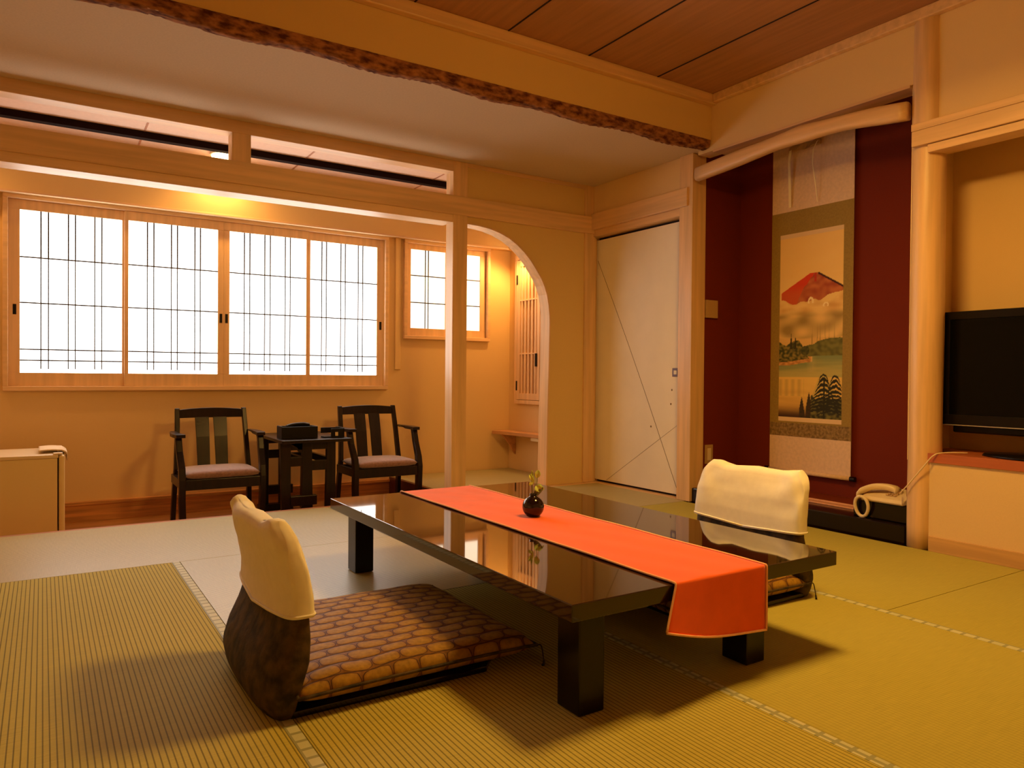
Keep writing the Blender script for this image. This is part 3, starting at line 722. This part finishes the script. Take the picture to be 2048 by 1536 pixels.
bm = B(); prism(bm, [(-.001, 0), (-.17, 0), (-.12, -.04), (-.07, -.10), (-.03, -.17), (-.001, -.2)], 'y', .28, .305); obj('bracket', bm, 'shelf_wood', sh, bev=.002)
boxes('socket_block', [((-.13, -.28, -.03), (-.10, -.16, -.001)), ((-.13, -.42, -.03), (-.05, -.34, -.001))], 'cream', sh, .002)

# veranda lamps
def round_lamp(label, loc, name='ceiling_spot'):
    r = thing(name, label, 'lamp', loc)
    bm = B(); lathe(bm, [(.001, 0), (.11, 0), (.11, -.018), (.105, -.020), (.001, -.020)], n=32); obj('lamp_base', bm, 'lamp_metal', r, smooth=False)
    bm = B(); lathe(bm, [(.001, -.0205), (.10, -.0205), (.098, -.04), (.08, -.06), (.04, -.072), (.001, -.075)], n=32); obj('lamp_glass', bm, 'lamp_glass', r, smooth=True)
    return r
round_lamp('small round ceiling lamp glowing through the left end of the transom', (1.13, 5.66, 2.499))
wl = thing('wall_lamp', 'small glowing wall lamp above the slatted cabinet behind the arch', 'lamp', (3.79, 5.66, 2.062))
boxes('lamp_base', [((.0, -.045, -.03), (.029, .045, .03))], 'lamp_metal', wl, .004)
bm = B(); tube(bm, [(-.035, .075, .0), (-.035, .07, .0), (-.035, .05, 0), (-.035, -.05, 0), (-.035, -.07, 0), (-.035, -.075, 0)], [.008, .02, .029, .029, .02, .008], 16); obj('lamp_glass', bm, 'lamp_glass', wl, smooth=True)
def light(name, loc, energy, col, rad, cone, aim):
    d = bpy.data.lights.new(name, 'SPOT'); d.energy = energy; d.color = col; d.shadow_soft_size = rad
    d.spot_size = math.radians(cone); d.spot_blend = .55
    o = bpy.data.objects.new(name, d); C.objects.link(o); o.location = loc
    o.rotation_euler = (Vector(aim)-Vector(loc)).to_track_quat('-Z', 'Y').to_euler()
light('veranda_light', (1.13, 5.64, 2.415), VER, (1, .50, .13), .05, 165, (1.13, 5.60, 0))
light('veranda_light', (-.75, 5.60, 2.415), VER, (1, .50, .13), .05, 165, (-.75, 5.56, 0))  # extra light added out of view to brighten the window wall
light('cabinet_light', (3.70, 5.63, 2.03), VER*1.25, (1, .50, .13), .04, 175, (3.3, 5.60, .9))
round_lamp('added unseen round ceiling lamp brightening the left end of the veranda', (-.75, 5.62, 2.499))  # unseen lamp body added to go with the extra veranda light

# pendant lamp of the tatami room (hangs from the high ceiling, above the picture)
pl = thing('pendant_lamp', 'square wooden paper pendant lamp hanging from the high ceiling', 'lamp', (2.25, 1.74, 2.85))
boxes('ceiling_rose', [((-.06, -.06, -.03), (.06, .06, -.001))], 'wood_x', pl, .003)
bm = B(); tube(bm, [(0, 0, -.03), (0, 0, -.26)], .005, 8); obj('cord', bm, 'black', pl)
boxes('shade_frame', [((-.25, -.25, -.28), (.25, .25, -.262)), ((-.25, -.25, -.28-.12), (-.235, -.235, -.28)), ((.235, -.25, -.40), (.25, -.235, -.28)), ((-.25, .235, -.40), (-.235, .25, -.28)), ((.235, .235, -.40), (.25, .25, -.28))], 'wood_x', pl, .002)
boxes('paper_shade', [((-.233, -.233, -.392), (.233, .233, -.283))], 'side_paper', pl, .002)
boxes('bottom_diffuser', [((-.228, -.228, -.40), (.228, .228, -.3925))], 'diffuser', pl, 0)

# ============================================================ ALCOVE CONTENTS
SCX = 4.425
sc = thing('hanging_scroll', 'tall hanging scroll with a red mountain and lake landscape in the red alcove', 'scroll', (SCX, 3.132, 0))
def scb(bs): return [((x0, y0-3.132, z0), (x1, y1-3.132, z1)) for x0, y0, z0, x1, y1, z1 in bs]
Y0, Y1 = 2.815, 3.445
boxes('mounting_silk', scb([(-.002, Y0, .25, .002, Y1, 2.60)]), 'silk', sc, 0)
boxes('inner_border', scb([(-.0035, Y0, .58, -.0022, Y1, 2.063)]), 'mount', sc, 0)
boxes('figured_border', scb([(-.0036, Y0, .487, -.0022, Y1, .58)]), 'mount_low', sc, 0)
boxes('lower_paper_strip', scb([(-.0046, 2.882, .592, -.0037, 3.372, .622)]), 'paper_strip', sc, 0)
boxes('upper_paper_strip', scb([(-.0046, 2.882, 1.875, -.0037, 3.372, 1.905)]), 'paper_strip', sc, 0)
bm = B(); tube(bm, [(-.004, Y0-3.132-.001, .243), (-.004, Y1-3.132+.001, .243)], .014, 14); obj('roller', bm, 'silk', sc, smooth=True)
for s, y in ((-1, Y0), (1, Y1)):
    bm = B(); yy = y-3.132; tube(bm, [(-.004, yy+s*.001, .243), (-.004, yy+s*.035, .243)], .017, 14); obj('roller_knob', bm, 'black_lacquer', sc)
bm = B(); tube(bm, [(-.004, Y0-3.132, 2.60), (-.004, Y1-3.132, 2.60)], .008, 8); obj('top_rod', bm, 'silk', sc, smooth=True)
bm = B(); tube(bm, [(.0, -.15, 2.60), (.01, 0, 2.72), (.0, .15, 2.60)], .0025, 6); obj('hanging_cord', bm, 'paper_strip', sc)
def ribbon(bm, ps, wd, y_):
    L = []
    for x, y, z in ps: L.append([(x, y-wd/2, z), (x, y+wd/2, z), (x+.0015, y+wd/2, z), (x+.0015, y-wd/2, z)])
    loft(bm, L)
bm = B(); ribbon(bm, [(-.012, .150, 2.50), (-.03, .150, 2.48), (-.035, .155, 2.40), (-.02, .158, 2.20), (-.012, .160, 2.09)], .020, 0); obj('ribbon', bm, 'ribbon', sc)
bm = B(); ribbon(bm, [(-.012, -.062, 2.51), (-.04, -.066, 2.49), (-.05, -.045, 2.44), (-.05, -.040, 2.35), (-.03, -.052, 2.2), (-.012, -.056, 2.09)], .007, 0); obj('ribbon', bm, 'ribbon', sc)
bm = B(); L = []
for k in range(9):
    y = -.075+.24*k/8; L.append([(-.02-.01*math.sin(k), y, 2.475+.008*math.sin(k*1.3)), (-.006, y, 2.475), (-.006, y, 2.51), (-.02, y, 2.512+.006*math.sin(k*2.1))])
loft(bm, L); obj('cord_wrap', bm, 'ochre', sc)
# painting: a fine grid of coloured cells, brush by brush
def mixc(a, b, t): t = max(0, min(1, t)); return tuple(a[i]*(1-t)+b[i]*t for i in range(3))
def sm(a, b, x): t = max(0, min(1, (x-a)/(b-a))); return t*t*(3-2*t)
def srgb(r, g, b): return tuple((c/255)**2.2 for c in (r, g, b))
from mathutils import noise as N_
def nz(x, y, s=1, o=0): return N_.noise(Vector((x*s, y*s, o)))
trees = [(.70, .045, .26, .22)]
VM = [(0, 0), (.02, .02), (.14, .165), (.225, .235), (.30, .34), (.34, .405), (.42, .50), (.45, .555), (.55, .62), (.63, .73), (.70, .79), (.793, .917), (1, 1)]
def paint(u, v):
    for a, b in zip(VM, VM[1:]):
        if v <= b[0]: v = a[1]+(b[1]-a[1])*(v-a[0])/(b[0]-a[0]); break
    return paint_(u, v)
def paint_(u, v):
    """u left to right, v bottom to top, painting aspect about .485 : 1.28"""
    X = u*.49; Y = v*1.25
    col = mixc(srgb(252, 226, 165), srgb(250, 215, 150), sm(.6, 1, v) + .3*nz(X*2, Y*14, 3))
    # mountain
    peak = .885
    def ridge(u):
        if u < .50: return .785 + (u-.03)*(.917-.785)/.47
        return .917 - (u-.63)*.31 if u > .63 else .917
    rz_ = min(.917, ridge(u))
    base = .748 - .018*math.sin(u*9) + .02*nz(u, 0, 6) + (.02 if u > .62 else 0)*sm(.62, .8, u)*1.5 - .030*sm(.2, .5, u)*(1-sm(.6, .8, u))
    if v < rz_ and v > base-.004 and u > .03:
        left = u < .56 + (.915-v)*-1.5 + .02*nz(u*3, v*3, 8)
        rock = mixc(srgb(205, 120, 75), srgb(165, 75, 50), .5+.9*nz(X, Y, 22))
        c = mixc(srgb(222, 66, 28), srgb(214, 96, 52), sm(.85, .76, v)) if left else rock
        if .56 < u < .60 and v > .85: c = srgb(196, 60, 40)
        if u > .62 and v > rz_-.016: c = srgb(70, 30, 28)
        col = mixc(col, c, sm(base-.004, base+.004, v))
    # clouds
    if v < base+.004 or (v < .80 and v < base):
        n1 = nz(X*1.2, Y*3, 7, 3); col = mixc(srgb(246, 216, 152), srgb(214, 160, 96), .3+1.0*n1)
        for (cu, cv, r) in ((.12, .725, .10), (.30, .70, .13), (.55, .735, .10), (.78, .76, .11), (.92, .745, .09), (.68, .695, .12), (.15, .665, .1)):
            d = math.hypot((u-cu), (v-cv)*2.4)/r
            if d < 1: col = mixc(col, srgb(250, 222, 160), .8*(1-d))
    # mist with dark hills
    if v < .70:
        t = sm(.70, .62, v); g = mixc(srgb(238, 206, 142), srgb(165, 142, 88), .45+1.1*nz(X*1.1, Y*2.6, 7, 9))
        col = mixc(col, g, t)
    if v < .555: col = mixc(col, mixc(srgb(240, 200, 135), srgb(226, 190, 125), .5+nz(X, Y, 9)), sm(.555, .51, v))
    # thin trunks at the right
    if .44 < v < .60 and u > .50:
        for k, tu in enumerate((.54, .62, .66, .74, .80, .88)):
            if abs(u-tu-.006*nz(v, k, 9)) < .007: col = mixc(col, srgb(130, 105, 60), .6*sm(.62, .5, v))
    # far bank at right
    bk = .475 + .05*sm(.45, .85, u)+.012*nz(u, 1, 10)
    if u > .45 and .40 < v < bk: col = mixc(srgb(128, 128, 66), srgb(95, 96, 44), .5+1.2*nz(X, Y, 30))
    # lake
    lakeL = .325+.028*sm(.1, .55, u)
    if u < .55: top_ = lakeL
    else: top_ = .405
    if .235 < v < top_: col = mixc(srgb(132, 150, 108), srgb(196, 186, 120), sm(top_, .25, v)*.9+.25*nz(X, Y*9, 5))
    if .27 < v < .40 and .45 < u < .62: col = mixc(col, srgb(214, 196, 140), .35*(1-abs(u-.53)/.09) if abs(u-.53) < .09 else 0)
    # left island with trees
    if u < .52 and lakeL-.002 < v < lakeL+.05: col = mixc(srgb(226, 170, 105), srgb(180, 130, 80), .5+nz(X, Y, 40))
    if u < .50:
        h_ = .50-.02*math.sin(u*14)-.10*sm(.28, .5, u)*(1 if u > .34 else .6)+.02*nz(u, 2, 14)
        if lakeL+.03 < v < h_: 
            q = nz(X, Y, 46, 4); col = mixc(srgb(66, 72, 28), srgb(150, 136, 66), .4+1.4*q)
        if math.hypot(u-.43, (v-.44)*2.5) < .075: col = mixc(srgb(60, 66, 30), srgb(96, 96, 44), .5+nz(X, Y, 50))
        for tu, th in ((.20, .565), (.27, .545)):
            if abs(u-tu) < .020*(th-v)/.10+.003 and .45 < v < th: col = srgb(62, 58, 26)
    # lower pale shore and dark foreground
    if v < .235: col = mixc(srgb(238, 205, 120), srgb(206, 160, 90), sm(.235, .02, v)*.7+.3*nz(X, Y*6, 6))
    if .14 < v < .225 and u < .42: col = mixc(col, srgb(176, 148, 92), .45*(.5+.5*math.sin(u*60)))
    if v < .09: col = mixc(col, srgb(70, 44, 22), sm(.09, .0, v))
    for tu, th in ((.385, .135), (.50, .165)):
        if v < th and abs(u-tu) < .042*min(1, (th-v)/.09)**.8: col = mixc(srgb(72, 50, 26), srgb(50, 48, 20), .5+nz(X, Y, 60))
    # big layered pine
    if u > .53 and v < .262:
        cx = .735; hit = False
        if abs(u-cx) < .011 and v < .22: hit = True
        for k in range(9):
            ty = .25-.024*k; sp_ = .075+.026*k
            for cxx, off in ((cx-.01, 0), (.90, -.008)):
                d = (u-cxx)/sp_
                if abs(d) < 1 and u < 1.0:
                    yy = ty+off - .035*d*d+.006*nz(u, k, 30)
                    if abs(v-yy) < .0065*(1-d*d)**.5+.001: hit = True
        if hit: col = srgb(42, 42, 18)
        elif v < .13+.03*nz(u, 5, 12): col = mixc(srgb(120, 116, 60), srgb(52, 50, 22), .5+1.3*nz(X, Y, 40))
        else:
            if abs(u-cx) < .075+.026*((.25-v)/.024): col = mixc(col, srgb(196, 184, 110), .5)
    # two tiny pale summits in the clouds
    for cu, cv in ((.51, .735), (.745, .705)):
        d = math.hypot(u-cu, (v-cv)*2.0)
        if .022 < d < .046 and v > cv-.010: col = srgb(255, 240, 205)
    return col
bm = B(); NU, NV = 120, 310
PW0, PW1, PZ0, PZ1 = 3.372-3.132, 2.882-3.132, .622, 1.875
vs = [[bm.verts.new((-.0042, PW0+(PW1-PW0)*i/NU, PZ0+(PZ1-PZ0)*j/NV)) for j in range(NV+1)] for i in range(NU+1)]
for i in range(NU):
    for j in range(NV): bm.faces.new((vs[i][j], vs[i+1][j], vs[i+1][j+1], vs[i][j+1]))
m, n, l, b = nodes('ink_painting')
vc = n.new('ShaderNodeVertexColor'); vc.layer_name = 'paint'
dk = n.new('ShaderNodeMix'); dk.data_type = 'RGBA'; dk.blend_type = 'MULTIPLY'; dk.inputs[0].default_value = 1; dk.inputs[7].default_value = (.98, .88, .62, 1)
l.new(vc.outputs[0], dk.inputs[6]); l.new(dk.outputs[2], b.inputs['Base Color']); b.inputs['Roughness'].default_value = .8
po = obj('painting', bm, m, sc)
ca = po.data.color_attributes.new('paint', 'FLOAT_COLOR', 'POINT')
cols = []
for i in range(NU+1):
    for j in range(NV+1): cols += [*paint(i/NU, j/NV), 1]
ca.data.foreach_set('color', cols)

# plates on the alcove side wall
o = boxes('wooden_plate', [((-.06, -.02, -.065), (.06, .0, .065))], 'ochre', None, .003); o.location = (4.128, 3.7515, 1.395)
tag(o, 'square pale wooden plate on the alcove side wall beside the door post', 'plate')
so_ = thing('wall_socket', 'small plain wall socket plate low on the alcove side wall', 'socket', (4.125, 3.7515, .33))
boxes('socket_plate', [((-.04, -.008, -.07), (.04, 0, .07))], 'ochre', so_, .002)
boxes('socket_insert', [((-.018, -.010, -.045), (.018, -.008, .045))], 'cream', so_, .001)
# telephone on its black box
pb = thing('telephone_box', 'black lacquered box under the telephone on the alcove platform', 'box', (4.06, 2.36, .101))
boxes('box_body', [((-.075, -.16, .0), (.12, .155, .095))], 'black_lacquer', pb, .004)
boxes('box_foot', [((-.07, -.155, -.0005), (.115, .15, .004))], 'black', pb, 0)
ph = thing('telephone', 'cream desk telephone on the black box at the foot of the log post', 'telephone', (4.06, 2.36, .1965))
bm = B()
prism(bm, [(-.085, .0), (-.095, .012), (-.08, .028), (.02, .055), (.10, .068), (.115, .055), (.115, .0)], 'y', -.145, .10); obj('phone_base', bm, 'cream', ph, bev=.006)
bm = B(); hp = spline([(-.055, .130, .026), (-.055, .110, .052), (-.035, .06, .078), (-.01, .0, .084), (.008, -.045, .074), (.015, -.06, .058)], 6)
rings = []
for i, p in enumerate(hp):
    t_ = i/(len(hp)-1); wd = .034-.010*math.sin(math.pi*t_); th = .024-.006*math.sin(math.pi*t_)
    rings.append([(p.x+wd*sgn(math.cos(a*math.pi/6), .7), p.y, p.z+th*sgn(math.sin(a*math.pi/6), .7)) for a in range(12)])
loft(bm, rings); obj('handset', bm, 'cream', ph, smooth=True)
boxes('keypad', [((-.045+.022*i, -.035-.022*j, .040+.006*i+.001), (-.030+.022*i, -.02-.022*j, .046+.0065*i+.001)) for i in range(4) for j in range(3)], 'ochre', ph, .001)
bm = B(); cpts = []
for k in range(41):
    a = 2*math.pi*k/40; cpts.append((-.100-.008*math.cos(a), .088+.040*math.sin(a)*(1+.08*math.cos(a)), -.033+.058*math.cos(a)))
tube(bm, cpts, .0095, 10); obj('handset_cord', bm, 'cream', ph, smooth=True)
# television
tv = thing('television', 'black flat television on the reddish shelf in the wall niche', 'television', (4.09, 1.575, .511))
boxes('tv_body', [((-.035, -.50, .145), (.035, .505, .742)), ((.03, -.35, .22), (.09, .35, .65)), ((-.01, -.44, .105), (.03, .44, .146))], 'tv_black', tv, .008)
boxes('bezel', [((-.043, -.50, .700), (-.035, .505, .742)), ((-.043, -.50, .145), (-.035, .505, .200)), ((-.043, -.50, .20), (-.035, -.445, .70)), ((-.043, .445, .20), (-.035, .505, .70))], 'tv_black', tv, .002)
boxes('screen', [((-.038, -.445, .20), (-.036, .445, .70))], 'tv_screen', tv, 0)
boxes('silver_strip', [((-.044, -.50, .143), (-.03, .505, .148))], 'chrome', tv, .001)
bm = B(); lathe(bm, [(.001, .0005), (.17, .0005), (.165, .012), (.05, .022), (.035, .03), (.035, .115), (.001, .115)], n=36)
for v in bm.verts: v.co.y *= 1.7
obj('tv_stand', bm, 'tv_black', tv, smooth=True)
bm = B(); tube(bm, spline([(4.00, 1.90, .519), (3.93, 1.97, .517), (3.885, 2.01, .502), (3.868, 2.06, .43), (3.872, 2.13, .34), (3.90, 2.19, .28), (4.01, 2.24, .262)], 8), .0035, 8)
tag(obj('cable', bm, 'cream', smooth=True), 'thin pale cable running from the television shelf over the log post to the telephone', 'cable')
